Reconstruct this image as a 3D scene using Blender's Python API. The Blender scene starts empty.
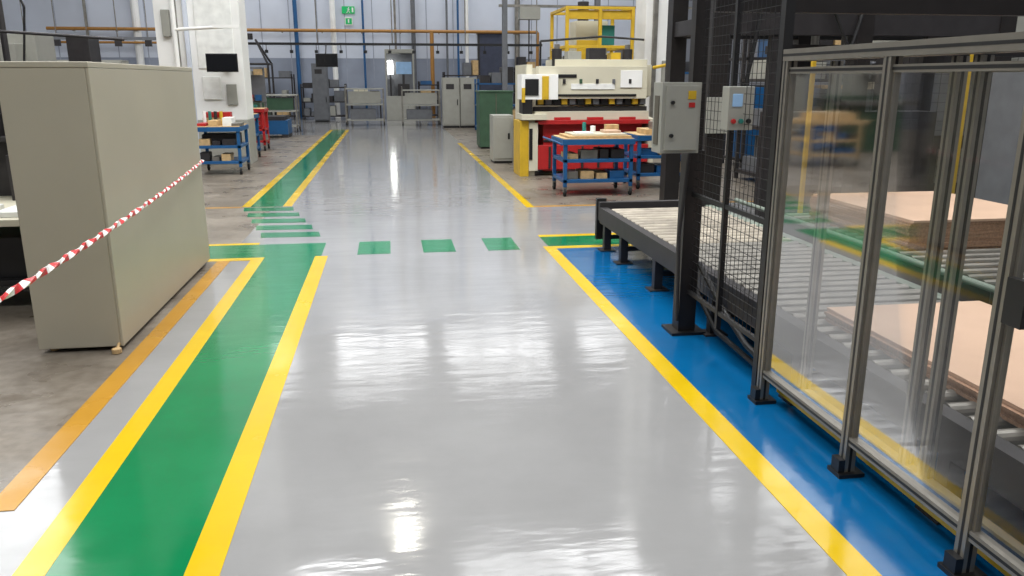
import bpy, math, random
from mathutils import Vector, Matrix
random.seed(4)
sc=bpy.context.scene
try:
    sc.view_settings.view_transform='Standard'
except Exception: pass

def lin(c):
    r=[]
    for v in c:
        v=v/255.0
        r.append(v/12.92 if v<=.04045 else ((v+.055)/1.055)**2.4)
    return (*r,1)
MATS={}
def mat(name,col,rough=.5,metal=0,var=.08,scale=6,bump=0,bscale=40,emit=0,spec=.5,coat=0):
    if name in MATS: return MATS[name]
    m=bpy.data.materials.new(name); m.use_nodes=True
    nt=m.node_tree; n=nt.nodes; b=n['Principled BSDF']
    L=lin(col)
    tc=n.new('ShaderNodeTexCoord')
    nz=n.new('ShaderNodeTexNoise'); nz.inputs['Scale'].default_value=scale; nz.inputs['Detail'].default_value=5
    nt.links.new(tc.outputs['Object'],nz.inputs['Vector'])
    rp=n.new('ShaderNodeValToRGB')
    rp.color_ramp.elements[0].position=.3; rp.color_ramp.elements[1].position=.7
    rp.color_ramp.elements[0].color=(*[v*(1-var*1.5) for v in L[:3]],1)
    rp.color_ramp.elements[1].color=(*[min(1,v*(1+var)) for v in L[:3]],1)
    nt.links.new(nz.outputs['Fac'],rp.inputs['Fac'])
    nt.links.new(rp.outputs['Color'],b.inputs['Base Color'])
    b.inputs['Roughness'].default_value=rough; b.inputs['Metallic'].default_value=metal
    b.inputs['Specular IOR Level'].default_value=spec
    b.inputs['Coat Weight'].default_value=coat
    if emit:
        nt.links.new(rp.outputs['Color'],b.inputs['Emission Color']); b.inputs['Emission Strength'].default_value=emit
    if bump:
        n2=n.new('ShaderNodeTexNoise'); n2.inputs['Scale'].default_value=bscale; n2.inputs['Detail'].default_value=4
        nt.links.new(tc.outputs['Object'],n2.inputs['Vector'])
        bp=n.new('ShaderNodeBump'); bp.inputs['Strength'].default_value=bump; bp.inputs['Distance'].default_value=.01
        nt.links.new(n2.outputs['Fac'],bp.inputs['Height']); nt.links.new(bp.outputs['Normal'],b.inputs['Normal'])
    MATS[name]=m; return m

def epoxy(name,c1,c2,rough=.1,spec=.5,bumpst=.06,concrete=False):
    m=bpy.data.materials.new(name); m.use_nodes=True
    nt=m.node_tree; n=nt.nodes; b=n['Principled BSDF']; l=nt.links
    tc=n.new('ShaderNodeTexCoord')
    nz=n.new('ShaderNodeTexNoise'); nz.inputs['Scale'].default_value=.8 if not concrete else 1.1; nz.inputs['Detail'].default_value=8; nz.inputs['Roughness'].default_value=.6
    l.new(tc.outputs['Object'],nz.inputs['Vector'])
    rp=n.new('ShaderNodeValToRGB'); rp.color_ramp.elements[0].position=.32; rp.color_ramp.elements[1].position=.68
    rp.color_ramp.elements[0].color=lin(c1); rp.color_ramp.elements[1].color=lin(c2)
    l.new(nz.outputs['Fac'],rp.inputs['Fac']); 
    col=rp.outputs['Color']
    if concrete:
        n3=n.new('ShaderNodeTexNoise'); n3.inputs['Scale'].default_value=14; n3.inputs['Detail'].default_value=10
        l.new(tc.outputs['Object'],n3.inputs['Vector'])
        mx=n.new('ShaderNodeMix'); mx.data_type='RGBA'; mx.blend_type='MULTIPLY'; mx.inputs[0].default_value=.45
        r3=n.new('ShaderNodeValToRGB'); r3.color_ramp.elements[0].position=.35; r3.color_ramp.elements[0].color=(.5,.46,.42,1); r3.color_ramp.elements[1].position=.6; r3.color_ramp.elements[1].color=(1,1,1,1)
        l.new(n3.outputs['Fac'],r3.inputs['Fac']); l.new(col,mx.inputs[6]); l.new(r3.outputs['Color'],mx.inputs[7]); col=mx.outputs[2]
    l.new(col,b.inputs['Base Color'])
    b.inputs['Specular IOR Level'].default_value=spec
    rn=n.new('ShaderNodeTexNoise'); rn.inputs['Scale'].default_value=2.2; rn.inputs['Detail'].default_value=6
    l.new(tc.outputs['Object'],rn.inputs['Vector'])
    mr=n.new('ShaderNodeMapRange'); mr.inputs['From Min'].default_value=.3; mr.inputs['From Max'].default_value=.7
    mr.inputs['To Min'].default_value=rough*.6; mr.inputs['To Max'].default_value=rough*1.6
    l.new(rn.outputs['Fac'],mr.inputs['Value']); l.new(mr.outputs['Result'],b.inputs['Roughness'])
    mp=n.new('ShaderNodeMapping'); mp.inputs['Scale'].default_value=(.8,2.8,1)
    l.new(tc.outputs['Object'],mp.inputs['Vector'])
    bn=n.new('ShaderNodeTexNoise'); bn.inputs['Scale'].default_value=2.5; bn.inputs['Detail'].default_value=3.2 if not concrete else 10
    l.new(mp.outputs['Vector'],bn.inputs['Vector'])
    bp=n.new('ShaderNodeBump'); bp.inputs['Strength'].default_value=bumpst; bp.inputs['Distance'].default_value=.05
    l.new(bn.outputs['Fac'],bp.inputs['Height']); l.new(bp.outputs['Normal'],b.inputs['Normal'])
    MATS[name]=m; return m

class B:
    def __init__(s,name): s.name=name; s.v=[]; s.f=[]; s.mi=[]; s.m=[]
    def _m(s,m):
        if m not in s.m: s.m.append(m)
        return s.m.index(m)
    def box(s,x0,x1,y0,y1,z0,z1,m):
        if x0>x1:x0,x1=x1,x0
        if y0>y1:y0,y1=y1,y0
        if z0>z1:z0,z1=z1,z0
        k=len(s.v); s.v+=[(x,y,z) for z in(z0,z1) for y in(y0,y1) for x in(x0,x1)]
        for q in((0,2,3,1),(4,5,7,6),(0,1,5,4),(2,6,7,3),(0,4,6,2),(1,3,7,5)):
            s.f.append([k+i for i in q]); s.mi.append(s._m(m))
        return s
    def quad(s,pts,m):
        k=len(s.v); s.v+=pts; s.f.append([k,k+1,k+2,k+3]); s.mi.append(s._m(m))
    def obox(s,c,size,rot,m):
        k=len(s.v)
        for z in(-.5,.5):
            for y in(-.5,.5):
                for x in(-.5,.5):
                    s.v.append(tuple(Vector(c)+rot@Vector((x*size[0],y*size[1],z*size[2]))))
        for q in((0,2,3,1),(4,5,7,6),(0,1,5,4),(2,6,7,3),(0,4,6,2),(1,3,7,5)):
            s.f.append([k+i for i in q]); s.mi.append(s._m(m))
    def cyl(s,p0,p1,r,m,seg=12,r2=None):
        p0=Vector(p0);p1=Vector(p1);d=(p1-p0).normalized()
        u=d.orthogonal().normalized();w=d.cross(u)
        r2=r if r2 is None else r2
        k=len(s.v)
        for p,rr in((p0,r),(p1,r2)):
            for i in range(seg):
                a=2*math.pi*i/seg
                s.v.append(tuple(p+u*math.cos(a)*rr+w*math.sin(a)*rr))
        mi=s._m(m)
        for i in range(seg):
            j=(i+1)%seg
            s.f.append([k+i,k+j,k+seg+j,k+seg+i]); s.mi.append(mi)
        s.f.append([k+i for i in range(seg)][::-1]); s.mi.append(mi)
        s.f.append([k+seg+i for i in range(seg)]); s.mi.append(mi)
        return s
    def path(s,pts,r,m,seg=8):
        for a,b in zip(pts,pts[1:]): s.cyl(a,b,r,m,seg)
    def poly(s,pts,z0,z1,m):
        k=len(s.v);n=len(pts);mi=s._m(m)
        s.v+=[(x,y,z0) for x,y in pts]+[(x,y,z1) for x,y in pts]
        s.f.append(list(range(k,k+n))[::-1]);s.mi.append(mi)
        s.f.append(list(range(k+n,k+2*n)));s.mi.append(mi)
        for i in range(n):
            j=(i+1)%n; s.f.append([k+i,k+j,k+n+j,k+n+i]);s.mi.append(mi)
    def prismx(s,pts,x0,x1,m):
        k=len(s.v);n=len(pts);mi=s._m(m)
        s.v+=[(x0,y,z) for y,z in pts]+[(x1,y,z) for y,z in pts]
        s.f.append(list(range(k,k+n))[::-1]);s.mi.append(mi)
        s.f.append(list(range(k+n,k+2*n)));s.mi.append(mi)
        for i in range(n):
            j=(i+1)%n; s.f.append([k+i,k+j,k+n+j,k+n+i]);s.mi.append(mi)
    def done(s,bevel=0,smooth=False):
        me=bpy.data.meshes.new(s.name); me.from_pydata(s.v,[],s.f)
        for m in s.m: me.materials.append(m)
        me.polygons.foreach_set('material_index',s.mi)
        me.update()
        o=bpy.data.objects.new(s.name,me); sc.collection.objects.link(o)
        import bmesh
        bm=bmesh.new(); bm.from_mesh(me); bmesh.ops.recalc_face_normals(bm,faces=bm.faces); bm.to_mesh(me); bm.free()
        if bevel:
            md=o.modifiers.new('bevel','BEVEL'); md.width=bevel; md.segments=2; md.limit_method='ANGLE'; md.angle_limit=math.radians(50)
        return o

# ---------------- materials
M_floor=epoxy('floor_epoxy_grey',(135,134,133),(147,146,145),.10,.5,.055)
M_conc=epoxy('old_concrete',(104,95,84),(136,127,115),.34,.35,.12,True)
M_green=epoxy('green_paint',(0,104,60),(0,120,71),.11,.4,.05)
M_yel=epoxy('yellow_paint',(198,162,8),(212,176,16),.18,.35,.05)
M_or=epoxy('orange_paint',(162,116,30),(186,136,42),.3,.35,.05)
M_blue=epoxy('blue_paint',(4,80,130),(8,96,148),.13,.45,.06)
M_cream=mat('cream_paint',(206,200,178),.45,var=.04,scale=2)
M_cab=mat('cabinet_beige',(168,161,143),.42,var=.04,scale=1.2)
M_seam=mat('seam_dark',(90,84,72),.6)
M_wall=mat('wall_bluegrey',(210,216,228),.8,var=.05,scale=.6,bump=.1)
M_wall2=mat('wall_lower_grey',(150,157,172),.8,var=.1,scale=.8)
M_joint=mat('wall_joint',(160,166,180),.8)
M_wallr=mat('wall_side',(130,132,138),.85,var=.1,scale=.5)
M_ceil=mat('ceiling_grey',(180,180,180),.9,var=.05,scale=.3)
M_white=mat('white_paint',(240,239,235),.55,var=.04,scale=2)
M_blk=mat('black_paint',(24,23,24),.45,var=.15)
M_dk=mat('dark_steel',(50,47,48),.5,.2,var=.15)
M_brn=mat('blackened_steel',(38,34,33),.45,.2,var=.15)
M_alu=mat('aluminium',(142,137,128),.36,.6,var=.06,scale=12)
M_steel=mat('steel_roller',(142,138,130),.34,.5,var=.2,scale=5)
M_grey=mat('grey_enclosure',(158,157,148),.45,var=.04)
M_mgrey=mat('mid_grey_paint',(104,106,110),.5,var=.1)
M_blu=mat('blue_machine_paint',(28,86,136),.4,var=.08)
M_yl=mat('yellow_machine_paint',(206,168,40),.45,var=.08)
M_red=mat('red_paint',(176,36,36),.42,var=.08)
M_orp=mat('orange_pipe_paint',(168,120,56),.5,var=.08)
M_wood=mat('pale_wood',(196,164,116),.7,var=.15,scale=14)
M_card=mat('cardboard',(204,170,144),.75,var=.05,scale=3)
M_cardd=mat('cardboard_edge',(160,124,98),.85,var=.2,scale=60)
M_dgreen=mat('dark_green_paint',(54,84,62),.5,var=.1)
M_rub=mat('rubber',(22,22,22),.8)
M_paper=mat('paper_white',(235,235,230),.7)
M_scr=mat('screen_black',(14,15,18),.15)
M_lit=mat('lit_panel',(250,250,245),.5,emit=13,var=.02)
M_scrb=mat('screen_blue',(120,150,180),.3,emit=.4)
M_teal=mat('teal_paint',(40,120,110),.5)
M_rail=mat('rail_grey_green',(118,128,116),.45,var=.15)
M_deck=mat('worn_rollers',(166,156,140),.5,var=.25,scale=5)
M_chr=mat('tape_red',(196,30,36),.35); M_chw=mat('tape_white',(235,232,226),.35)
M_signg=mat('sign_green',(0,150,80),.5,emit=.5)
pg=bpy.data.materials.new('plexiglass'); pg.use_nodes=True
nt=pg.node_tree; nt.nodes.clear()
out=nt.nodes.new('ShaderNodeOutputMaterial'); tr=nt.nodes.new('ShaderNodeBsdfTransparent'); gl=nt.nodes.new('ShaderNodeBsdfGlossy'); mx=nt.nodes.new('ShaderNodeMixShader')
fr=nt.nodes.new('ShaderNodeLayerWeight'); fr.inputs['Blend'].default_value=.17
ml=nt.nodes.new('ShaderNodeMath'); ml.operation='MULTIPLY'; ml.inputs[1].default_value=.52
nt.links.new(fr.outputs['Fresnel'],ml.inputs[0])
nz=nt.nodes.new('ShaderNodeTexNoise'); nz.inputs['Scale'].default_value=1.5
cr=nt.nodes.new('ShaderNodeValToRGB'); cr.color_ramp.elements[0].color=(.76,.77,.77,1); cr.color_ramp.elements[1].color=(.88,.88,.88,1)
nt.links.new(nz.outputs['Fac'],cr.inputs['Fac']); nt.links.new(cr.outputs['Color'],tr.inputs['Color'])
gl.inputs['Roughness'].default_value=.05; gl.inputs['Color'].default_value=(.9,.9,.9,1)
nt.links.new(ml.outputs[0],mx.inputs[0]); nt.links.new(tr.outputs[0],mx.inputs[1]); nt.links.new(gl.outputs[0],mx.inputs[2]); nt.links.new(mx.outputs[0],out.inputs[0])

# ---------------- shell
XL,XR,YB,YF,H=-17,14,38,-6,10.5
B('floor').box(XL,XR,YF,YB,-.1,0,M_floor).done()
B('ceiling').box(XL,XR,YF,YB,H,H+.1,M_ceil).done()
w=B('wall_back').box(XL,XR,YB,YB+.2,2.6,H,M_wall); w.box(XL,XR,YB,YB+.2,0,2.6,M_wall2)
w.done()
w=B('trim_1')
for i in range(26):
    x=XL+.8+i*1.2
    if 4.0<x<5.5: continue
    w.box(x-.02,x+.02,YB-.015,YB,0,H,M_joint)
w.done()
B('wall_left').box(XL-.2,XL,YF,YB,0,H,M_wallr).done()
B('wall_right').box(XR,XR+.2,YF,YB,0,H,M_wallr).done()
B('wall_front').box(XL,XR,YF-.2,YF,0,H,M_wallr).done()
d=B('door_1'); d.box(4.1,4.2,YB-.08,YB-.002,0,3.8,M_dk); d.box(5.3,5.4,YB-.08,YB-.002,0,3.8,M_dk); d.box(4.2,5.3,YB-.08,YB-.002,3.7,3.8,M_dk); d.box(4.2,5.3,YB-.04,YB-.002,0,3.7,mat('door_slate',(58,64,84),.5)); d.box(4.3,4.36,YB-.1,YB-.04,1,1.2,M_steel); d.done()

# ---------------- floor surfaces
z=.002
B('concrete_floor_area').box(XL,-1.62,3.25,26,0,.0012,M_conc).done()
B('concrete_floor_area').box(1.9,XR,10.8,30,0,.0012,M_conc).done()
B('blue_floor_area').box(1.66,3.4,-2,7.96,0,.0015,M_blue).done()
g=B('green_walkway')
g.poly([(-1.265,-3),(-.78,-3),(-.78,7.95),(-1.265,7.95)],0,z,M_green)
g.poly([(-4.5,7.965),(-1.265,7.965),(-1.265,7.95),(-.72,7.95),(-.72,8.62),(-4.5,8.62)],0,z,M_green)
g.box(-1.93,-1.5,11.3,28.6,0,z,M_green)
for i,yy in enumerate([9.02,9.5,9.98,10.46,10.94]):
    xo=-1.46-.5*i/4
    g.poly([(xo,yy),(xo+.65,yy-.02),(xo+.61,yy+.27),(xo-.04,yy+.30)],0,z,M_green)
for x in(-.37,.29,.95): g.box(x,x+.33,7.97,8.62,0,z,M_green)
g.box(1.6,3.6,8.08,8.6,0,z,M_green)
g.done()
y=B('yellow_floor_line'); z2=.003
y.box(-1.38,-1.265,-3,7.85,0,z2,M_yel); y.box(-.78,-.655,-3,7.95,0,z2,M_yel)
y.box(-4.5,-1.265,7.85,7.965,0,z2,M_yel); y.box(-4.5,-1.42,8.62,8.72,0,z2,M_yel)
y.box(-2.05,-1.93,11.3,28.6,0,z2,M_yel); y.box(-1.5,-1.38,11.3,28.6,0,z2,M_yel)
y.box(1.54,1.66,-2,7.96,0,z2,M_yel); y.box(1.54,3.6,7.96,8.08,0,z2,M_yel); y.box(1.6,3.6,8.6,8.72,0,z2,M_yel)
y.box(1.81,1.92,10.72,22.2,0,z2,M_yel); y.box(-2.05,-1.38,28.6,28.75,0,z2,M_yel)
y.done()
o_=B('orange_floor_line'); o_.box(-1.69,-1.57,3.3,7.85,0,z2,M_or); o_.box(-6,-1.57,3.19,3.3,0,z2,M_or)
o_.box(-6,-2.05,11.25,11.33,0,z2,M_or); o_.box(1.92,8,10.74,10.82,0,z2,M_or); o_.done()

# ---------------- cabinet
c=B('storage_cabinet')
c.box(-2.25,-1.77,5.24,7.83,.05,1.765,M_cab)
c.box(-2.27,-1.75,5.22,7.85,1.765,1.80,M_cab)
c.box(-2.24,-1.80,5.27,7.8,.02,.05,M_seam)
c.box(-1.77,-1.752,5.225,7.845,.03,1.765,M_cab)
c.box(-2.265,-1.77,5.225,5.24,.03,1.765,M_cab)
for xx in(-2.2,-1.82):
    for yy in (5.3,7.78): c.cyl((xx,yy,0),(xx,yy,.05),.025,M_wood)
c.cyl((-1.78,5.17,0.0015),(-1.78,5.17,.035),.03,M_wood); c.cyl((-1.78,5.17,.02),(-1.78,5.23,.05),.01,M_wood)
c.done(.005)

# twisted barrier tape
ch=B('barrier_tape')
P0=Vector((-1.30,1.6,.98));P1=Vector((-1.725,7.80,.97))
N=520
def cp(t):
    p=P0.lerp(P1,t); p.z-=.05*4*t*(1-t); return p
def fr_(t):
    p=cp(t);dv=(cp(min(1,t+.01))-cp(max(0,t-.01))).normalized()
    side=dv.cross(Vector((0,0,1))).normalized(); up=side.cross(dv)
    a=t*60+.6*math.sin(t*17)
    return p,side*math.cos(a)+up*math.sin(a),side*-math.sin(a)+up*math.cos(a)
for i in range(N):
    t=i/N;t2=(i+1)/N
    p,u,nn=fr_(t);q,v,n2=fr_(t2)
    m_=M_chr if (i//6)%2 else M_chw
    wd_=.0135
    k=len(ch.v)
    for (c_,s_,n_) in((p,u,nn),(q,v,n2)):
        for a_,b_ in((-1,-.5),(1,-.5),(1,.5),(-1,.5)): ch.v.append(tuple(c_+s_*wd_*a_+n_*wd_*b_))
    for j in range(4):
        jj=(j+1)%4; ch.f.append([k+j,k+jj,k+4+jj,k+4+j]); ch.mi.append(ch._m(m_))
ch.done()
st=B('barrier_post'); st.cyl((-1.3,1.57,0.003),(-1.3,1.57,.03),.16,M_rub,20); st.cyl((-1.3,1.57,.03),(-1.3,1.57,1.02),.02,M_chr); st.done()

# ---------------- helpers
def wheel(b,x,y_,r=.06,m=M_rub):
    b.cyl((x-.018,y_,r),(x+.018,y_,r),r,m,14); b.box(x-.03,x+.03,y_-.02,y_+.02,r,2*r+.03,M_steel)
def cart(name,x0,x1,y0,y1,h,m,items=True,shelves=(.2,.48),seed=3):
    b=B(name); t=.055
    for x in(x0,x1-t):
        for yy in(y0,y1-t):
            b.box(x,x+t,yy,yy+t,.14,h,m); wheel(b,x+t/2,yy+t/2)
    b.box(x0-.02,x1+.02,y0-.02,y1+.02,h-.08,h,m)
    b.box(x0,x1,y0,y1,h,h+.012,M_wood)
    for s in shelves: b.box(x0,x1,y0,y1,s,s+.05,m)
    b.path([(x0-.02,y0,h-.08),(x0-.15,y0,h-.02),(x0-.15,y1,h-.02),(x0-.02,y1,h-.08)],.014,m)
    if items:
        rr=random.Random(seed)
        for s in shelves:
            xx=x0+.07
            while xx<x1-.25:
                wd=rr.uniform(.12,.3); hh=rr.uniform(.06,.16)
                b.box(xx,xx+wd,y0+.06,y0+.06+rr.uniform(.2,.5),s+.05,s+.05+hh,rr.choice([M_red,M_blu,M_dk,M_wood,M_steel,M_dk]))
                xx+=wd+.04
    return b
b=cart('workshop_cart',2.52,3.58,11.65,12.5,.84,M_blu,shelves=(.2,.5))
b.box(2.6,3.56,11.7,12.4,.855,.885,M_wood); b.box(2.68,3.5,11.75,12.35,.885,.91,M_cream)
b.box(2.75,3.0,11.8,12.1,.91,.93,M_paper); b.box(3.2,3.45,11.9,12.2,.91,.95,M_card)
b.cyl((2.95,12.2,.91),(2.95,12.2,1.06),.03,M_teal); b.cyl((3.1,12.25,.91),(3.1,12.25,1.0),.04,M_white); b.box(3.3,3.5,12.2,12.34,.91,1.02,M_wood)
b.done(.004)
b=cart('workshop_cart',3.85,4.85,12.3,13.1,.84,M_blu,seed=5); b.box(4,4.6,12.4,12.9,.855,.93,M_wood);b.box(4.1,4.3,12.4,12.6,.93,1.05,M_steel); b.done(.004)
b=cart('workshop_cart',-3.5,-2.7,15.3,16.2,.86,M_blu,seed=8)
for i,(x,c0) in enumerate([(-3.45,M_red),(-3.25,M_wood),(-3.0,M_paper),(-2.85,M_steel)]): b.box(x,x+.16,15.4,15.8,.872,.872+.05+.05*(i%3),c0)
for i in range(4): b.cyl((-3.4+i*.1,15.87,.87),(-3.4+i*.1,15.87,1.12),.03,[M_white,M_teal,M_dk,M_yl][i])
b.box(-3.45,-2.9,15.93,16.15,.872,1.0,M_wood); b.box(-3.4,-2.95,15.95,16.15,1.0,1.1,M_red); b.box(-3.4,-2.8,15.5,16.1,.53,.72,M_dk); b.done(.004)
b=cart('workshop_cart',-3.9,-2.9,18.15,18.9,.95,M_blu,seed=9); b.box(-3.85,-2.95,18.2,18.85,.53,.8,M_blu); b.box(-3.7,-3.1,18.2,18.7,.962,1.15,M_red); b.box(-3.1,-2.95,18.2,18.4,.962,1.2,M_teal); b.done(.004)
b=cart('workshop_cart',-5.4,-4.3,15.0,15.9,.9,M_wood,seed=10); b.box(-5.3,-4.5,15.1,15.8,.912,1.05,M_wood); b.done(.004)
b=cart('tool_trolley',-3.8,-3.0,20.4,21.1,1.0,M_red,seed=12); b.box(-3.75,-3.05,20.45,21.05,.55,.9,M_red)
for i in range(3): b.box(-3.7,-3.1,20.43,20.45,.6+i*.1,.62+i*.1,M_steel)
b.box(-3.6,-3.3,20.6,20.9,1.012,1.25,M_grey); b.done(.004)
b=B('assembly_workstation'); b.box(-4.4,-3.2,21.8,22.6,.85,.9,M_wood)
for x in(-4.38,-3.26):
    for yy in(21.85,22.5): b.box(x,x+.05,yy,yy+.05,0,.85,M_mgrey)
    b.box(x,x+.05,22.5,22.55,.9,2.0,M_mgrey)
b.box(-4.38,-3.21,22.48,22.5,1.1,1.8,M_mgrey); b.box(-4.38,-3.21,22.1,22.5,1.95,2.0,M_mgrey)
for i in range(5): b.box(-4.3+i*.21,-4.15+i*.21,22.3,22.46,1.15,1.3,[M_red,M_blu,M_yl,M_red,M_blu][i])
b.box(-4.2,-3.8,22,22.3,.9,1.1,M_red); b.box(-3.7,-3.4,22,22.2,.9,1.05,M_teal); b.done(.004)

# pillars
p=B('pillar'); p.box(-4.45,-2.85,17.2,18.0,.9,H,M_white); p.box(-4.1,-4.02,17.12,17.2,0,H,M_steel); p.box(-3.9,-3.82,17.12,17.2,0,H,M_wall)
p.box(-3.7,-3.0,17.17,17.2,1.9,3.2,M_paper); p.box(-3.65,-3.3,17.15,17.17,1.3,1.75,M_paper); p.box(-3.2,-3.0,17.14,17.17,1.2,1.6,M_grey)
p.box(-4.46,-2.84,17.19,18.01,0,.9,M_grey); p.box(-4.3,-4.15,17.1,17.2,2.5,3.0,M_grey)
p.done(.01)
mo=B('wall_monitor'); mo.box(-3.4,-2.86,16.5,16.54,1.85,2.15,M_scr); mo.box(-3.42,-2.84,16.54,16.57,1.83,2.17,M_blk); mo.box(-3.16,-3.1,16.57,17.1,1.97,2.03,M_blk);mo.box(-3.2,-3.06,17.08,17.12,1.9,2.1,M_blk); mo.done()
jc=B('jib_arm_light'); jc.cyl((-3.95,16.6,0),(-3.95,16.6,4.2),.04,M_white); jc.cyl((-3.95,16.6,2.6),(-2.9,16.3,2.65),.03,M_white); jc.box(-3.2,-2.7,16.25,16.35,2.62,2.68,M_white); jc.cyl((-3.95,16.6,0),(-3.95,16.6,.03),.15,M_grey);jc.done()
p=B('pillar'); p.box(5.7,6.5,18,18.8,.8,H,M_white); p.box(5.69,6.51,17.99,18.81,0,.8,M_grey); p.box(5.85,5.95,17.9,17.99,0,H,M_steel); p.box(6.1,6.35,17.92,17.99,1.5,2.1,M_grey); p.done(.01)

# ---------------- press brake
b=B('press_brake')
b.box(2.72,4.55,14.35,15.3,.08,.92,M_red); b.box(2.6,4.65,14.25,14.35,.12,.55,M_red); b.box(2.72,4.55,14.33,14.36,.6,.64,M_blk)
for i in range(6): b.box(2.8+i*.3,2.84+i*.3,14.22,14.25,.14,.53,M_dk)
b.box(2.6,4.65,14.2,15.0,.92,.99,M_red)
b.box(2.55,4.65,14.3,14.75,.99,1.14,M_cream)
b.box(2.55,4.65,14.42,14.5,1.14,1.22,M_dk)
for i in range(14): b.box(2.62+i*.145,2.72+i*.145,14.36,14.44,1.26,1.36,M_yl if i%3==0 else (M_mgrey if i%3==1 else M_blk))
b.box(2.6,4.6,14.44,14.5,1.24,1.40,M_dk)
b.box(2.62,4.6,14.3,14.6,1.36,1.92,M_cream); b.box(2.8,4.4,14.28,14.3,1.40,1.44,M_blk); b.box(2.85,3.3,14.285,14.3,1.72,1.78,M_blk); b.box(3.2,4.0,14.285,14.3,1.52,1.62,M_paper)
b.box(4.1,4.5,14.28,14.3,1.55,1.85,M_white)
for i in range(5): b.box(3.05+i*.3,3.1+i*.3,14.27,14.3,1.62,1.7,[M_dk,M_dgreen,M_dk,M_mgrey,M_dk][i])
b.box(2.95,4.65,14.5,15.4,1.9,2.04,M_cream)
for x in(3.0,4.3): b.cyl((x,14.6,1.9),(x,14.6,2.22),.09,M_dk,16); b.cyl((x,14.6,2.22),(x,14.6,2.3),.05,M_steel,12)
for x,w_,h_,mm in((3.2,.25,.14,M_grey),(3.6,.3,.2,M_dk),(4.0,.18,.12,M_yl)): b.box(x,x+w_,14.6,14.9,2.04,2.04+h_,mm)
pr=[(14.3,0),(15.9,0),(15.9,1.95),(14.6,1.95),(14.6,1.4),(14.9,1.35),(14.9,1.05),(14.3,1.0)]
b.prismx(pr,2.45,2.56,M_cream); b.prismx(pr,4.66,4.77,M_cream)
b.box(2.28,2.44,14.25,15.0,0,.98,M_yl); b.box(2.44,2.6,14.22,14.29,.1,.95,M_cream); b.box(2.44,2.5,14.2,14.22,.3,.85,M_blk)
b.box(2.3,2.75,14.15,14.8,1.0,1.1,M_cream); b.box(2.3,2.95,14.2,14.7,1.35,1.78,M_white); b.box(2.36,2.6,14.18,14.2,1.42,1.7,M_blk); b.box(2.32,2.5,14.22,14.6,1.1,1.35,M_blk)
b.box(2.66,2.78,14.18,14.2,1.35,1.75,M_yl); b.box(2.3,2.36,14.18,14.2,1.3,1.55,M_yl)
b.path([(2.7,14.6,1.78),(2.7,14.6,2.35),(3.9,14.9,2.45),(4.7,14.9,2.4)],.02,M_blk)
b.path([(4.77,14.5,1.9),(4.95,14.2,1.95),(4.95,14.0,1.6)],.03,M_yl); b.box(4.82,5.08,13.92,14.05,1.2,1.6,M_cream); b.box(4.86,5.04,13.91,13.92,1.38,1.55,M_scrb)
b.box(2.57,4.65,15.3,15.9,.1,1.9,M_cream)
for x in (2.9,3.5,4.1): b.box(x,x+.3,14.26,14.3,.99,1.04,M_red)
b.done(.008)
b=B('robot_guard_cage')
for x in(3.7,4.4,5.1):
    for yy in(17,18.6): b.box(x-.035,x+.035,yy-.035,yy+.035,0,3.15,M_yl)
for zz in(3.12,2.35,1.4,.1):
    b.box(3.7,5.1,16.97,17.03,zz-.03,zz+.03,M_yl); b.box(3.7,5.1,18.57,18.63,zz-.03,zz+.03,M_yl)
    for x in(3.7,5.1): b.box(x-.03,x+.03,17,18.6,zz-.03,zz+.03,M_yl)
b.box(3.9,4.9,17.4,18.3,0,2.2,M_dk); b.box(4.0,4.5,17.35,17.4,1.9,2.5,M_yl); b.box(4.0,4.7,17.5,18.1,2.2,2.9,M_cream); b.box(4.5,4.8,17.3,17.4,2.4,2.8,M_teal); b.cyl((4.2,17.7,2.9),(4.2,17.7,3.3),.12,M_dk)
b.box(3.72,5.08,17.03,17.05,2.9,3.08,M_yl)
b.done(.005)
b=B('tool_cabinet'); b.box(2.22,3.05,20.2,21,.05,1.38,M_dgreen); b.box(2.62,2.64,20.19,20.2,.1,1.35,M_seam); b.box(2.2,3.07,20.18,21.02,1.38,1.42,M_dgreen); b.box(2.25,3,20.25,20.95,0,.05,M_blk)
for x in(2.55,2.68): b.box(x,x+.03,20.17,20.2,.7,.85,M_steel)
b.done(.005)
b=B('control_cabinet'); b.box(2.1,2.52,16.6,17.2,.05,.98,M_grey); b.box(2.13,2.49,16.58,16.6,.1,.94,M_grey); b.box(2.12,2.5,16.62,17.18,0,.05,M_blk); b.box(2.4,2.44,16.56,16.58,.5,.62,M_blk); b.done(.006)

# ---------------- back area
pp=B('gas_pipe'); pp.cyl((-14,37.5,3.75),(6.8,37.5,3.75),.07,M_orp); pp.cyl((2.0,37.5,3.75),(2.0,37.5,0.0),.09,M_orp); pp.cyl((-6.4,37.5,3.75),(-6.4,37.5,0),.07,M_orp); pp.cyl((-14,37.5,3.2),(-8,37.5,3.2),.05,M_orp)
pp.cyl((6.8,37.5,3.75),(6.8,37.5,2.2),.07,M_orp)
for i in range(12): pp.box(-13+i*1.7,-12.95+i*1.7,37.5,37.7,3.64,3.7,M_steel)
pp.done()
ct=B('cable_tray'); ct.box(-5.2,5.6,29.9,30.1,2.85,2.93,M_blk)
for i in range(13):
    x=-5+i*.85; ct.cyl((x,30,2.85),(x,30,2.65),.012,M_blk); ct.cyl((x,30,2.68),(x,30,2.58),.06,M_blk)
for x in(-5,-2.4,.2,2.8,5.4): ct.cyl((x,30,2.9),(x,30,H),.02,M_steel)
ct.done()
ct=B('overhead_busbar'); ct.box(-13,-5.6,29.3,29.42,2.95,3.05,M_mgrey)
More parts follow.
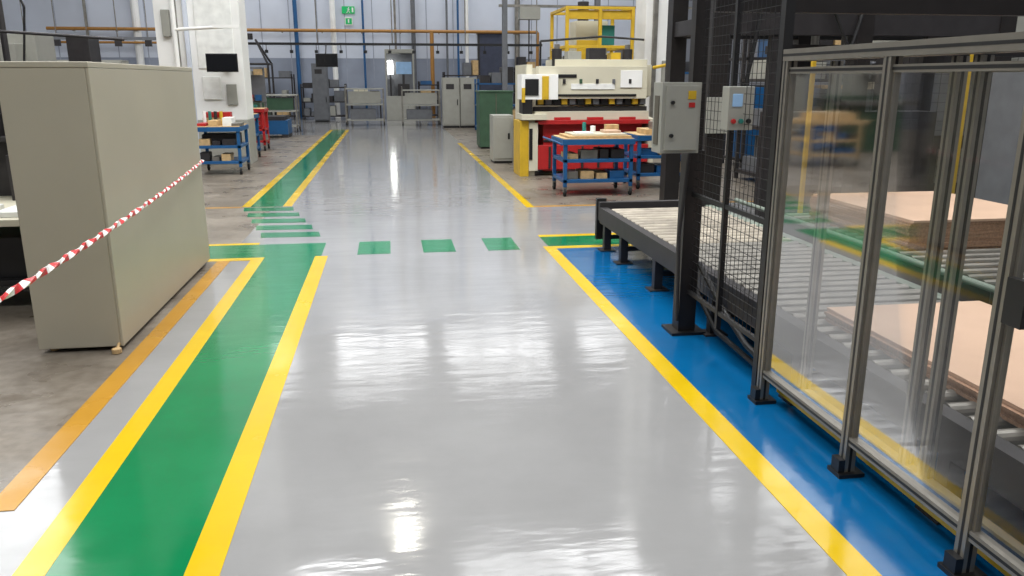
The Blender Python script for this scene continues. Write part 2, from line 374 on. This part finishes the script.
for i in range(8): ct.cyl((-12.6+i*.95,29.36,3.0),(-12.6+i*.95,29.36,H),.015,M_steel,6); ct.box(-12.7+i*.95,-12.5+i*.95,29.3,29.42,2.75,2.95,M_dk)
ct.done()
ct=B('overhead_crane_rail'); ct.box(3.3,9.5,24.5,24.7,4.0,4.25,M_mgrey); ct.box(3.3,9.5,24.55,24.65,3.75,3.82,M_steel)
for x in (3.4,6.2,9.3): ct.box(x,x+.14,24.5,24.7,0,4.0,M_mgrey)
ct.box(3.9,4.5,24.4,24.8,3.4,3.75,M_grey); ct.cyl((4.2,24.6,3.4),(4.2,24.6,2.2),.02,M_blk); ct.done()
for i,(x,mm,r) in enumerate([(-3.9,M_blu,.09),(-2.3,M_white,.12),(-1.0,M_blu,.05),(.4,M_steel,.05),(3.2,M_blu,.05),(5.9,M_steel,.12),(3.6,M_white,.08),(-8,M_blu,.1),(-10.5,M_white,.16),(-12.5,M_steel,.06),(1.2,M_mgrey,.1),(2.7,M_mgrey,.05)]):
    B('conduit_pipe').cyl((x,37.75,0),(x,37.75,H),r,mm).done()
sg=B('exit_sign'); sg.box(-1.9,-1.35,37.92,37.98,4.5,4.8,M_signg)
sg.cyl((-1.60,37.91,4.74),(-1.60,37.92,4.74),.025,M_paper)
sg.obox((-1.62,37.91,4.66),(.035,.01,.12),Matrix.Rotation(.3,3,'Y'),M_paper)
sg.obox((-1.66,37.91,4.57),(.03,.01,.12),Matrix.Rotation(.7,3,'Y'),M_paper); sg.obox((-1.58,37.91,4.57),(.03,.01,.1),Matrix.Rotation(-.5,3,'Y'),M_paper); sg.obox((-1.61,37.91,4.68),(.13,.01,.02),Matrix.Rotation(.3,3,'Y'),M_paper)
sg.box(-1.47,-1.40,37.91,37.92,4.55,4.75,M_paper); sg.done()
sg=B('assembly_sign'); sg.box(-1.8,-1.45,37.92,37.98,4.0,4.35,M_paper); sg.box(-1.76,-1.49,37.91,37.92,4.05,4.3,M_signg); sg.box(-1.66,-1.6,37.90,37.91,4.1,4.26,M_paper); sg.done()
b=B('hanging_monitor'); b.box(-2.45,-1.7,29.4,29.46,2.1,2.55,M_blk); b.cyl((-2.1,29.45,2.55),(-2.1,29.88,2.85),.02,M_blk); b.box(-2.42,-1.73,29.39,29.4,2.13,2.52,M_scr); b.done()
b=B('inspection_booth'); b.box(-.1,1.1,35.0,35.8,0,1.0,M_grey)
for x in(-.1,1.04): b.box(x,x+.06,35,35.06,1,2.75,M_grey)
b.box(-.1,1.1,35,35.8,2.75,2.9,M_grey); b.box(-.1,1.1,35.74,35.8,1,2.75,M_mgrey); b.box(0,.22,35.3,35.36,1.9,2.45,M_lit); b.box(.35,1.0,35.3,35.34,1.9,2.4,M_scrb); b.box(.4,.9,35.3,35.4,1.0,1.5,M_dk); b.box(.6,.7,35.32,35.38,1.5,1.9,M_dk); b.box(-.02,.24,35.36,35.5,1.0,1.7,M_mgrey);b.box(.08,.14,35.31,35.35,1.0,1.9,M_dk);b.done(.01)
def trolley(name,x0,x1,y0,y1,h,pm):
    b=B(name)
    for x in(x0,x1):
        for yy in(y0,y1): b.box(x-.025,x+.025,yy-.025,yy+.025,.15,h,M_steel); wheel(b,x,yy,.07)
    for s in(.18,h*.55,h-.03): b.box(x0,x1,y0,y1,s,s+.04,M_grey)
    b.box(x0+.1,x1-.1,y0+.1,y0+.14,h*.6,h-.1,pm); b.box(x0+.15,x1-.3,y0+.1,y1-.2,.22,h*.45,M_mgrey)
    n=6
    for i in range(n+1):
        x=x0+(x1-x0)*i/n; b.cyl((x,y1,.2),(x,y1,h),.008,M_steel,6)
    b.path([(x0,y0,h),(x0,y0,h+.12),(x0,y1,h+.12),(x0,y1,h)],.015,M_steel); b.done()
trolley('stock_trolley',-1.6,-.2,31.2,32,1.35,M_grey)
trolley('stock_trolley',.5,1.9,31,31.8,1.3,M_grey)
trolley('stock_trolley',-4.1,-3.0,27.5,28.3,1.2,M_dgreen)
trolley('stock_trolley',2.4,3.5,33,33.8,1.5,M_blu)
def lockers(x0,n,y0,h,m):
    b=B('machine_cabinet')
    for i in range(n):
        x=x0+i*.62; b.box(x,x+.6,y0,y0+.6,.08,h,m); b.box(x+.02,x+.58,y0-.02,y0,.12,h-.04,m); b.box(x+.5,x+.53,y0-.05,y0-.02,.8,1.0,M_blk); b.box(x+.02,x+.58,y0+.02,y0+.58,0,.08,M_blk)
        b.box(x+.12,x+.4,y0-.03,y0-.02,h-.4,h-.22,M_dk)
    b.done(.005)
lockers(1.9,2,29.2,1.75,M_grey); lockers(-3.0,1,33.8,2.3,M_mgrey); lockers(5.2,2,26.2,2.4,M_grey); lockers(-9.0,3,24,2.2,M_grey)
def rack(name,x0,x1,y0,y1,h,ns,fm,seed,cols):
    r=random.Random(seed); b=B(name); t=.06
    for x in(x0,x1-t):
        for yy in(y0,y1-t): b.box(x,x+t,yy,yy+t,0,h,fm)
    for i in range(ns):
        s=.12+i*(h-.3)/max(1,ns-1); b.box(x0,x1,y0,y1,s,s+.05,fm)
        xx=x0+.1; gap=(h-.3)/max(1,ns-1)
        while xx<x1-.3:
            wd=r.uniform(.15,.5); hh=r.uniform(.3,.85)*gap-.05
            if r.random()<.85: b.box(xx,min(x1-.08,xx+wd),y0+.05,y1-.1,s+.05,s+.05+max(.05,hh),r.choice(cols))
            xx+=wd+.05
    return b
DC=[M_dk,M_blk,M_grey,M_mgrey,M_blu,M_wood,M_dk,M_mgrey]
DD=[M_dk,M_blk,M_mgrey,M_brn,M_dk,M_mgrey,M_grey]
for i,(x0,x1,h) in enumerate([(-12,-9.5,1.8),(-9.2,-7,1.6),(-6,-4,1.9),(-3.7,-1.8,1.5),(1.3,2.2,1.6),(2.4,4.0,2.0),(5.6,7.6,2.2),(8,11,2.4)]):
    rack('storage_rack',x0,x1,36.0,36.9,h,3,M_dk,i,DC).done()
b=B('workbench'); b.box(-1.7,-.3,36.2,37.2,.8,.86,M_grey)
for x in(-1.65,-.4): b.box(x,x+.06,36.25,37.1,0,.8,M_dk)
b.box(-1.5,-.9,36.5,36.9,.86,1.3,M_cream); b.box(-.8,-.4,36.5,36.9,.86,1.2,M_dk); b.done()
b=B('lifting_frame')
for (x,yy) in((-5.2,29),(-4.0,29),(-5.2,30),(-4.0,30)):
    b.path([(x,yy,0),(x,yy,2.2),(-4.6+(x+4.6)*.3,29.5,3.0)],.035,M_dk)
for zz in(.3,1.2,2.2): b.path([(-5.2,29,zz),(-4,29,zz),(-4,30,zz),(-5.2,30,zz),(-5.2,29,zz)],.03,M_dk)
b.box(-5.1,-4.1,29.1,29.9,.33,1.1,M_dgreen); b.cyl((-4.6,29.5,3.0),(-4.6,29.5,3.2),.1,M_dk); b.done()
b=B('metal_crate'); b.box(-5.5,-4.1,23.5,24.5,.12,1.12,M_dgreen)
for i in range(8): b.box(-5.48+i*.19,-5.42+i*.19,23.46,23.5,.12,1.12,M_dk)
b.box(-5.55,-4.05,23.44,24.55,1.12,1.2,M_dk)
for x in(-5.4,-4.3): b.box(x,x+.15,23.5,24.5,0,.12,M_dk)
b.done()
b=B('metal_bin'); b.box(-3.9,-3.0,25,26,.1,.5,M_blu); b.box(-3.8,-3.1,25.1,25.9,.5,.62,M_dk);b.box(-3.9,-3.7,25,26,0,.1,M_dk);b.box(-3.2,-3.0,25,26,0,.1,M_dk); b.done()
rack('storage_rack',4.9,6.2,22,23,1.9,3,M_blu,11,DC).done()
rack('storage_rack',6.4,8.4,20,21,2.0,3,M_blu,14,DC+[M_white]).done()
rack('storage_rack',2.9,4.4,27,28,1.7,3,M_blu,15,DC).done()
b=B('milling_machine'); b.box(-8.5,-6.8,18.5,19.5,0,1.3,M_dgreen); b.box(-8.2,-7.2,18.6,19.6,1.3,2.6,M_grey); b.cyl((-7.7,18.3,1.9),(-7.7,18.3,1.4),.12,M_steel); b.box(-8,-7.4,18.1,18.6,1.8,2.4,M_grey); b.box(-8.6,-6.7,17.8,18.5,1.1,1.2,M_steel); b.box(-8.3,-7,18,18.5,0,1.1,M_dgreen); b.done(.01)
b=B('drill_press'); b.box(-6.1,-5.5,17,17.6,0,.9,M_blu); b.cyl((-5.8,17.4,.9),(-5.8,17.4,2.4),.08,M_steel); b.box(-6.0,-5.6,16.9,17.5,2.0,2.5,M_dk); b.cyl((-5.8,17.1,2.0),(-5.8,17.1,1.6),.04,M_steel); b.box(-6.0,-5.6,16.9,17.3,1.2,1.26,M_dk); b.done(.01)
rack('storage_rack',-8,-5.2,12,13,1.9,3,M_dk,21,DD).done()
rack('storage_rack',-5.9,-3.6,9.3,10.1,1.55,3,M_dk,24,DD).done()
b=B('workbench'); b.box(-4.6,-2.42,6.1,7.6,.68,.73,M_cream)
for x in(-4.55,-2.52): 
    for yy in(6.15,7.45): b.box(x,x+.07,yy,yy+.07,0,.68,M_blk)
b.box(-4.5,-2.5,6.3,7.5,.2,.24,M_blk); b.box(-4.2,-3.4,6.4,7.4,.24,.6,M_dk); b.box(-3.3,-2.6,6.4,7.4,.24,.55,M_blk)
b.box(-3.4,-2.9,6.2,6.5,.73,.79,M_paper); b.box(-2.85,-2.5,6.2,6.6,.73,.77,M_paper); b.box(-4.4,-2.5,7.4,7.5,.73,1.8,M_dk); b.box(-4.3,-3.1,7.2,7.4,1.2,1.24,M_dk); b.box(-3.6,-3.2,7.2,7.4,1.24,1.42,M_dk); b.box(-3.55,-3.3,7.18,7.2,1.28,1.36,M_yl); b.box(-3.1,-2.6,7.1,7.4,.73,1.1,M_dk); b.box(-4.0,-3.6,7.0,7.4,.73,1.2,M_grey)
b.done(.004)
b=B('tool_mast'); b.cyl((-5.1,11.5,0),(-5.1,11.5,3.6),.04,M_dk);b.cyl((-4.9,11.7,0),(-4.9,11.7,3.6),.04,M_dk)
b.path([(-5.1,11.5,2.3),(-4.2,11.6,2.25),(-3.4,11.6,2.2)],.02,M_dk); b.path([(-4.9,11.7,3.4),(-4.6,11.7,2.6),(-4.7,11.7,1.9)],.015,M_blk); b.done()

# ---------------- roller conveyor
b=B('roller_conveyor')
zt=.42
for x in(2.15,3.28): b.box(x-.04,x+.04,-.5,7.96,zt-.16,zt,M_dk if x<3 else M_rail)
b.box(2.11,3.32,7.96,8.04,zt-.14,zt+.05,M_dk)
b.box(2.10,2.2,8.04,8.1,zt-.35,zt+.08,M_blk)
yy=-.4
while yy<7.9:
    b.cyl((2.19,yy,zt-.025),(3.24,yy,zt-.025),.034,M_steel if yy<6 else M_deck,14); yy+=.13
b.box(2.19,3.24,-.5,7.96,zt-.2,zt-.18,M_mgrey)
for yy in(7.8,7.2,6.2,5.0,3.8,2.6,1.2):
    for x in(2.15,3.28): b.box(x-.035,x+.035,yy-.035,yy+.035,0.013,zt-.16,M_dk); b.box(x-.08,x+.08,yy-.07,yy+.07,0.0016,.013,M_dk)
    b.box(2.185,3.245,yy-.02,yy+.02,.12,.16,M_dk)
b.cyl((3.6,-.5,.46),(3.6,8.0,.46),.022,M_rail)
b.box(3.42,3.5,-.5,8,.0,.3,M_mgrey)
for x in(3.75,5.3): b.box(x-.04,x+.04,-.5,7.4,zt-.16,zt,M_dk)
yy=-.4
while yy<7.3:
    b.cyl((3.79,yy,zt-.02),(5.26,yy,zt-.02),.032,M_steel,12); yy+=.15
for yy in(7.2,5.0,3.0,1.0):
    for x in(3.75,5.3): b.box(x-.035,x+.035,yy-.035,yy+.035,0,zt-.16,M_dk)
for yy in(7.0,4.2,1.0): b.cyl((3.6,yy,0),(3.6,yy,.45),.03,M_dk)
b.done()
def stack(x0,x1,y0,y1,z0,n,th):
    r=random.Random(n); b=B('cardboard_sheet_stack')
    for i in range(n):
        dx=r.uniform(-.012,.012);dy=r.uniform(-.012,.012)
        b.box(x0+dx,x1+dx,y0+dy,y1+dy,z0+i*th,z0+(i+1)*th-.002,M_card if i==n-1 else M_cardd)
    b.done()
stack(3.9,5.2,5.5,7.0,.42,12,.02)
stack(2.32,3.24,2.35,3.9,.421,4,.018)

# ---------------- plexiglass fence
FX=1.95; FH=1.84
b=B('safety_fence')
posts=[3.82,2.985,2.23,1.35,.5]
def prof(b,x,y_,z0,z1,t=.05):
    b.box(x-t/2,x+t/2,y_-t/2,y_+t/2,z0,z1,M_alu)
    b.box(x-t/2-.001,x-t/2+.002,y_-.006,y_+.006,z0,z1,M_blk); b.box(x-.006,x+.006,y_-t/2-.001,y_-t/2+.002,z0,z1,M_blk)
def hrail(b,x,y0,y1,z_,t=.05):
    b.box(x-t/2,x+t/2,y0,y1,z_-t/2,z_+t/2,M_alu); b.box(x-t/2-.001,x-t/2+.002,y0,y1,z_-.006,z_+.006,M_blk)
for yy in posts:
    prof(b,FX,yy,.02,FH-.055); b.box(FX-.06,FX+.06,yy-.05,yy+.05,0.0015,.02,M_blk); b.box(FX-.055,FX-.026,yy-.03,yy+.03,.02,.08,M_blk)
hrail(b,FX,.5,3.845,FH-.0275,.055); hrail(b,FX+.08,.5,3.845,FH-.0275,.055)
for i in range(len(posts)-1):
    ya,yb=posts[i+1]+.026,posts[i]-.026
    hrail(b,FX,ya,yb,.17,.04)
    hrail(b,FX,ya,yb,FH-.1,.03)
    b.box(FX-.012,FX+.012,ya,ya+.014,.19,FH-.115,M_alu); b.box(FX-.012,FX+.012,yb-.014,yb,.19,FH-.115,M_alu)
    b.quad([(FX,ya+.01,.185),(FX,yb-.01,.185),(FX,yb-.01,FH-.11),(FX,ya+.01,FH-.11)],pg)
sx=FX+.09
for yy in (3.55,2.72,2.6,1.8): prof(b,sx,yy,.18,FH-.06,.042)
for ya,yb in((2.74,3.53),(1.82,2.58)): hrail(b,sx,ya,yb,FH-.1,.035)
hrail(b,sx,.6,3.55,.16,.04); b.box(sx-.02,sx+.03,.6,3.8,.06,.08,M_yl)
b.box(FX-.05,FX-.026,2.1,2.18,.95,1.1,M_blk); b.box(FX+.12,FX+.17,2.1,2.16,.9,1.15,M_blk)
b.done()

b=B('mesh_guard_fence')
MX=1.97
b.box(MX-.06,MX+.06,5.03,5.15,.02,1.25,M_brn); b.box(MX-.045,MX+.045,5.05,5.13,1.25,3.6,M_brn); b.box(MX-.12,MX+.12,4.98,5.2,0.0015,.02,M_blk)
b.box(MX-.025,MX+.025,3.9,3.95,.0015,3.6,M_blk)
b.box(MX-.015,MX+.015,4.5,4.53,.2,3.6,M_blk)
def mesh_x(b,x,y0,y1,z0,z1,s=.05,r=.0022,m=M_blk):
    yy=y0
    while yy<=y1: b.box(x-r,x+r,yy-r,yy+r,z0,z1,m); yy+=s
    zz=z0
    while zz<=z1: b.box(x-r,x+r,y0,y1,zz-r,zz+r,m); zz+=s
    b.box(x-.012,x+.012,y0,y1,z0-.012,z0+.012,m); b.box(x-.012,x+.012,y0,y1,z1-.012,z1+.012,m)
def mesh_y(b,y_,x0,x1,z0,z1,s=.05,r=.0022,m=M_blk):
    xx=x0
    while xx<=x1: b.box(xx-r,xx+r,y_-r,y_+r,z0,z1,m); xx+=s
    zz=z0
    while zz<=z1: b.box(x0,x1,y_-r,y_+r,zz-r,zz+r,m); zz+=s
    b.box(x0,x1,y_-.012,y_+.012,z0-.012,z0+.012,m); b.box(x0,x1,y_-.012,y_+.012,z1-.012,z1+.012,m)
mesh_x(b,MX,3.95,5.03,.3,3.5,s=.055,r=.0014)
b.box(MX-.012,MX+.012,3.95,5.03,.95,.975,M_blk)
b.path([(MX+.05,5.0,.5),(MX+.12,4.7,.25),(MX+.1,4.3,.15),(MX+.12,4.0,.1)],.02,M_blk)
b.path([(MX+.05,5.1,.35),(MX+.12,4.8,.08),(MX+.12,4.2,.06)],.018,M_blk)
b.path([(MX-.05,5.02,1.25),(MX-.1,5.0,.7),(MX-.075,5.02,.1)],.012,M_dk)
b.done()
b=B('electrical_box'); b.box(1.66,1.91,4.85,5.02,1.25,1.68,M_grey); b.box(1.68,1.89,4.835,4.85,1.27,1.66,M_grey)
b.box(1.655,1.66,4.9,4.98,1.3,1.6,M_seam); b.cyl((1.72,4.835,1.36),(1.72,4.815,1.36),.012,M_blk); b.cyl((1.72,4.835,1.56),(1.72,4.815,1.56),.012,M_blk)
b.box(1.82,1.87,4.83,4.836,1.58,1.63,M_yl); b.box(1.825,1.865,4.829,4.831,1.53,1.56,M_red)
b.box(1.88,1.94,5.02,5.03,1.3,1.6,M_dk)
b.done(.006)
b=B('operator_panel'); b.box(1.88,2.03,4.36,4.46,1.42,1.66,M_grey); b.box(1.90,1.96,4.352,4.36,1.55,1.62,M_scrb)
for i,mm in enumerate([M_red,M_teal,M_blk]): b.cyl((1.91+i*.045,4.36,1.47),(1.91+i*.045,4.34,1.47),.014,mm)
b.box(1.95,1.99,4.46,4.5,1.45,1.6,M_blk)
b.done(.005)

b=B('palletizer_gantry')
GA,GB=8.95,10.3
for x in(3.68,5.4,7.2):
    for yy in (GA,GB): b.box(x-.1,x+.1,yy-.1,yy+.1,0,4.8,M_brn)
for zz in(2.3,3.1,4.0,4.7):
    b.box(3.7,7.2,GA-.08,GA+.08,zz-.12,zz+.12,M_dk); b.box(3.7,7.2,GB-.08,GB+.08,zz-.1,zz+.1,M_blk)
    for x in(3.68,7.2): b.box(x-.07,x+.07,GA,GB,zz-.09,zz+.09,M_dk)
b.box(4.3,4.4,GA-.05,GA+.05,0,4.7,M_dk); b.box(4.6,6.0,9.3,10.0,2.5,3.0,M_mgrey); b.box(4.7,5.8,9.4,9.9,2.0,2.1,M_dk)
b.box(4.7,6.9,9.5,9.9,.1,1.3,M_dk); b.box(4.9,5.5,9.45,9.5,.4,1.1,M_mgrey); b.box(5.8,6.6,9.45,9.5,.5,1.2,M_brn)
for x in(4.8,5.2,5.6): b.cyl((x,9.6,2.0),(x,9.6,2.5),.05,M_steel)
b.path([(3.8,8.85,3.8),(4.1,8.8,2.4),(3.95,8.85,1.3)],.025,M_blk); b.path([(4.6,8.85,3.2),(5.2,8.8,2.0),(5.5,8.85,3.0)],.02,M_blk)
b.box(3.55,3.82,8.8,8.85,1.1,1.5,M_grey)
b.done(.004)
b=B('cell_portal_frame')
for x,yy in((5.6,5.2),(5.6,2.6)): b.box(x-.06,x+.06,yy-.06,yy+.06,0,2.6,M_brn)
b.box(2.1,5.54,5.17,5.25,2.12,2.22,M_brn); b.box(2.1,5.54,5.17,5.25,2.42,2.5,M_blk); b.box(5.54,5.66,2.66,5.14,2.4,2.5,M_brn)
for x in(2.9,3.8,4.7): b.box(x,x+.05,5.18,5.24,2.22,2.42,M_blk)
b.done()
b=B('yellow_guard_fence')
for x in(4.46,5.37,6.28,7.2): b.box(x-.02,x+.02,8.2,8.24,0.015,2.0,M_yl); b.box(x-.06,x+.06,8.15,8.31,0,.015,M_yl)
mesh_y(b,8.22,4.46,7.2,.15,1.95,s=.1,r=.002); b.done()
for i,(x,w_,h_) in enumerate([(7.6,.9,1.95),(8.6,.8,1.95),(9.5,1.0,2.1),(10.8,.8,1.8)]):
    b=B('electrical_cabinet'); b.box(x,x+w_,9,9.6,.1,h_,M_grey); b.box(x+.02,x+w_-.02,9.02,9.58,0,.1,M_blk); b.box(x+.02,x+w_/2-.005,8.98,9,.13,h_-.03,M_grey); b.box(x+w_/2+.005,x+w_-.02,8.98,9,.13,h_-.03,M_grey); b.box(x+w_/2-.06,x+w_/2-.03,8.95,8.98,1,1.15,M_blk); b.box(x+.1,x+.25,8.97,8.98,1.5,1.62,M_yl); b.done(.005)
b=B('electrical_cabinet'); x=6.0; b.box(x,x+.8,7.0,7.5,.1,1.8,M_mgrey); b.box(x+.02,x+.78,7.02,7.48,0,.1,M_blk); b.box(x+.02,x+.78,6.98,7,.13,1.77,M_mgrey); b.box(x+.08,x+.1,6.95,6.98,.9,1.05,M_blk); b.box(x+.3,x+.5,6.97,6.98,1.3,1.5,M_paper); b.done(.005)
rack('storage_rack',6.0,9.5,12.5,13.5,2.6,4,M_dk,31,DD).done()
rack('storage_rack',6.8,10.5,15,16,3.2,4,M_dk,33,DC+[M_cream]).done()
rack('storage_rack',6.6,8.2,3.0,5.2,2.6,3,M_dk,35,DD).done()
b=B('machine_press'); b.box(7.5,9.5,10.9,11.9,0,2.2,M_dk); b.box(7.7,9.3,10.8,10.9,.9,1.8,M_mgrey); b.box(7.4,9.6,10.8,12,2.2,2.6,M_grey); b.box(8,8.8,10.85,10.9,.2,.7,M_steel);b.done(.01)

# ---------------- lights
def area(name,x,y_,z_,sx,sy,P,col=(1,.98,.95)):
    l=bpy.data.lights.new(name,'AREA'); l.shape='RECTANGLE'; l.size=sx; l.size_y=sy; l.energy=P; l.color=col
    o=bpy.data.objects.new(name,l); o.location=(x,y_,z_); sc.collection.objects.link(o); return o
def sky_or_fill(i,x0,x1,y0,y1,P,col=(.975,.99,1)):  # framed ceiling panel, used for skylights and for added fill lights alike
    b=B('sky_or_fill_frame_%d'%i); t=.12
    b.box(x0-t,x1+t,y0-t,y0,H-.12,H,M_white); b.box(x0-t,x1+t,y1,y1+t,H-.12,H,M_white); b.box(x0-t,x0,y0,y1,H-.12,H,M_white); b.box(x1,x1+t,y0,y1,H-.12,H,M_white)
    n=max(1,int((x1-x0)/1.4))
    for k in range(1,n): xx=x0+(x1-x0)*k/n; b.box(xx-.06,xx+.06,y0,y1,H-.12,H-.04,M_dk)
    b.done()
    area('sky_or_fill_light',(x0+x1)/2,(y0+y1)/2,H-.03,x1-x0,y1-y0,P,col)
sky_or_fill(1,-2.8,1.3,34.0,37.2,200); sky_or_fill(2,2.2,7,33.6,37.2,235); sky_or_fill(3,8.6,11.6,33.5,37,160); sky_or_fill(4,-9,-4.5,31.5,37,340)
sky_or_fill(12,-2.6,.2,31.3,31.9,55); sky_or_fill(13,2.4,6.6,31.2,31.9,80)
sky_or_fill(5,-2.6,-.6,17.3,17.8,100); sky_or_fill(14,1.4,6.3,17.2,17.9,230)
sky_or_fill(6,-13,-6.5,14,28,1650); sky_or_fill(7,8.5,13,14,28,1150)  # added fill panels off both sides of the lane, to brighten the back
sky_or_fill(8,-5,5,5,11.5,2150); sky_or_fill(9,-10,8,-3,0,1250); sky_or_fill(10,6.5,12,1,11,600)  # added fill, out of view: general light, front faces, dark cell at right
LX,LY=.02,17.95
lamp=B('high_bay_lamp'); lamp.cyl((LX,LY,9.2),(LX,LY,9.5),.32,M_dk,24,.12); lamp.cyl((LX,LY,9.5),(LX,LY,H),.02,M_dk); lamp.cyl((LX,LY,9.17),(LX,LY,9.2),.22,mat('lamp_glow',(255,250,235),.5,emit=150,var=.01),24); lamp.done()

wd=bpy.data.worlds.new('world'); sc.world=wd; wd.use_nodes=True
wd.node_tree.nodes['Background'].inputs[0].default_value=(.5,.55,.6,1); wd.node_tree.nodes['Background'].inputs[1].default_value=.3

cam=bpy.data.cameras.new('camera'); co=bpy.data.objects.new('camera',cam); sc.collection.objects.link(co)
co.location=(0,0,1.7); co.rotation_euler=(math.radians(90-14.641),0,math.radians(-8.529))
cam.lens=28.125; cam.sensor_width=36; cam.clip_start=.05; cam.clip_end=200
sc.camera=co
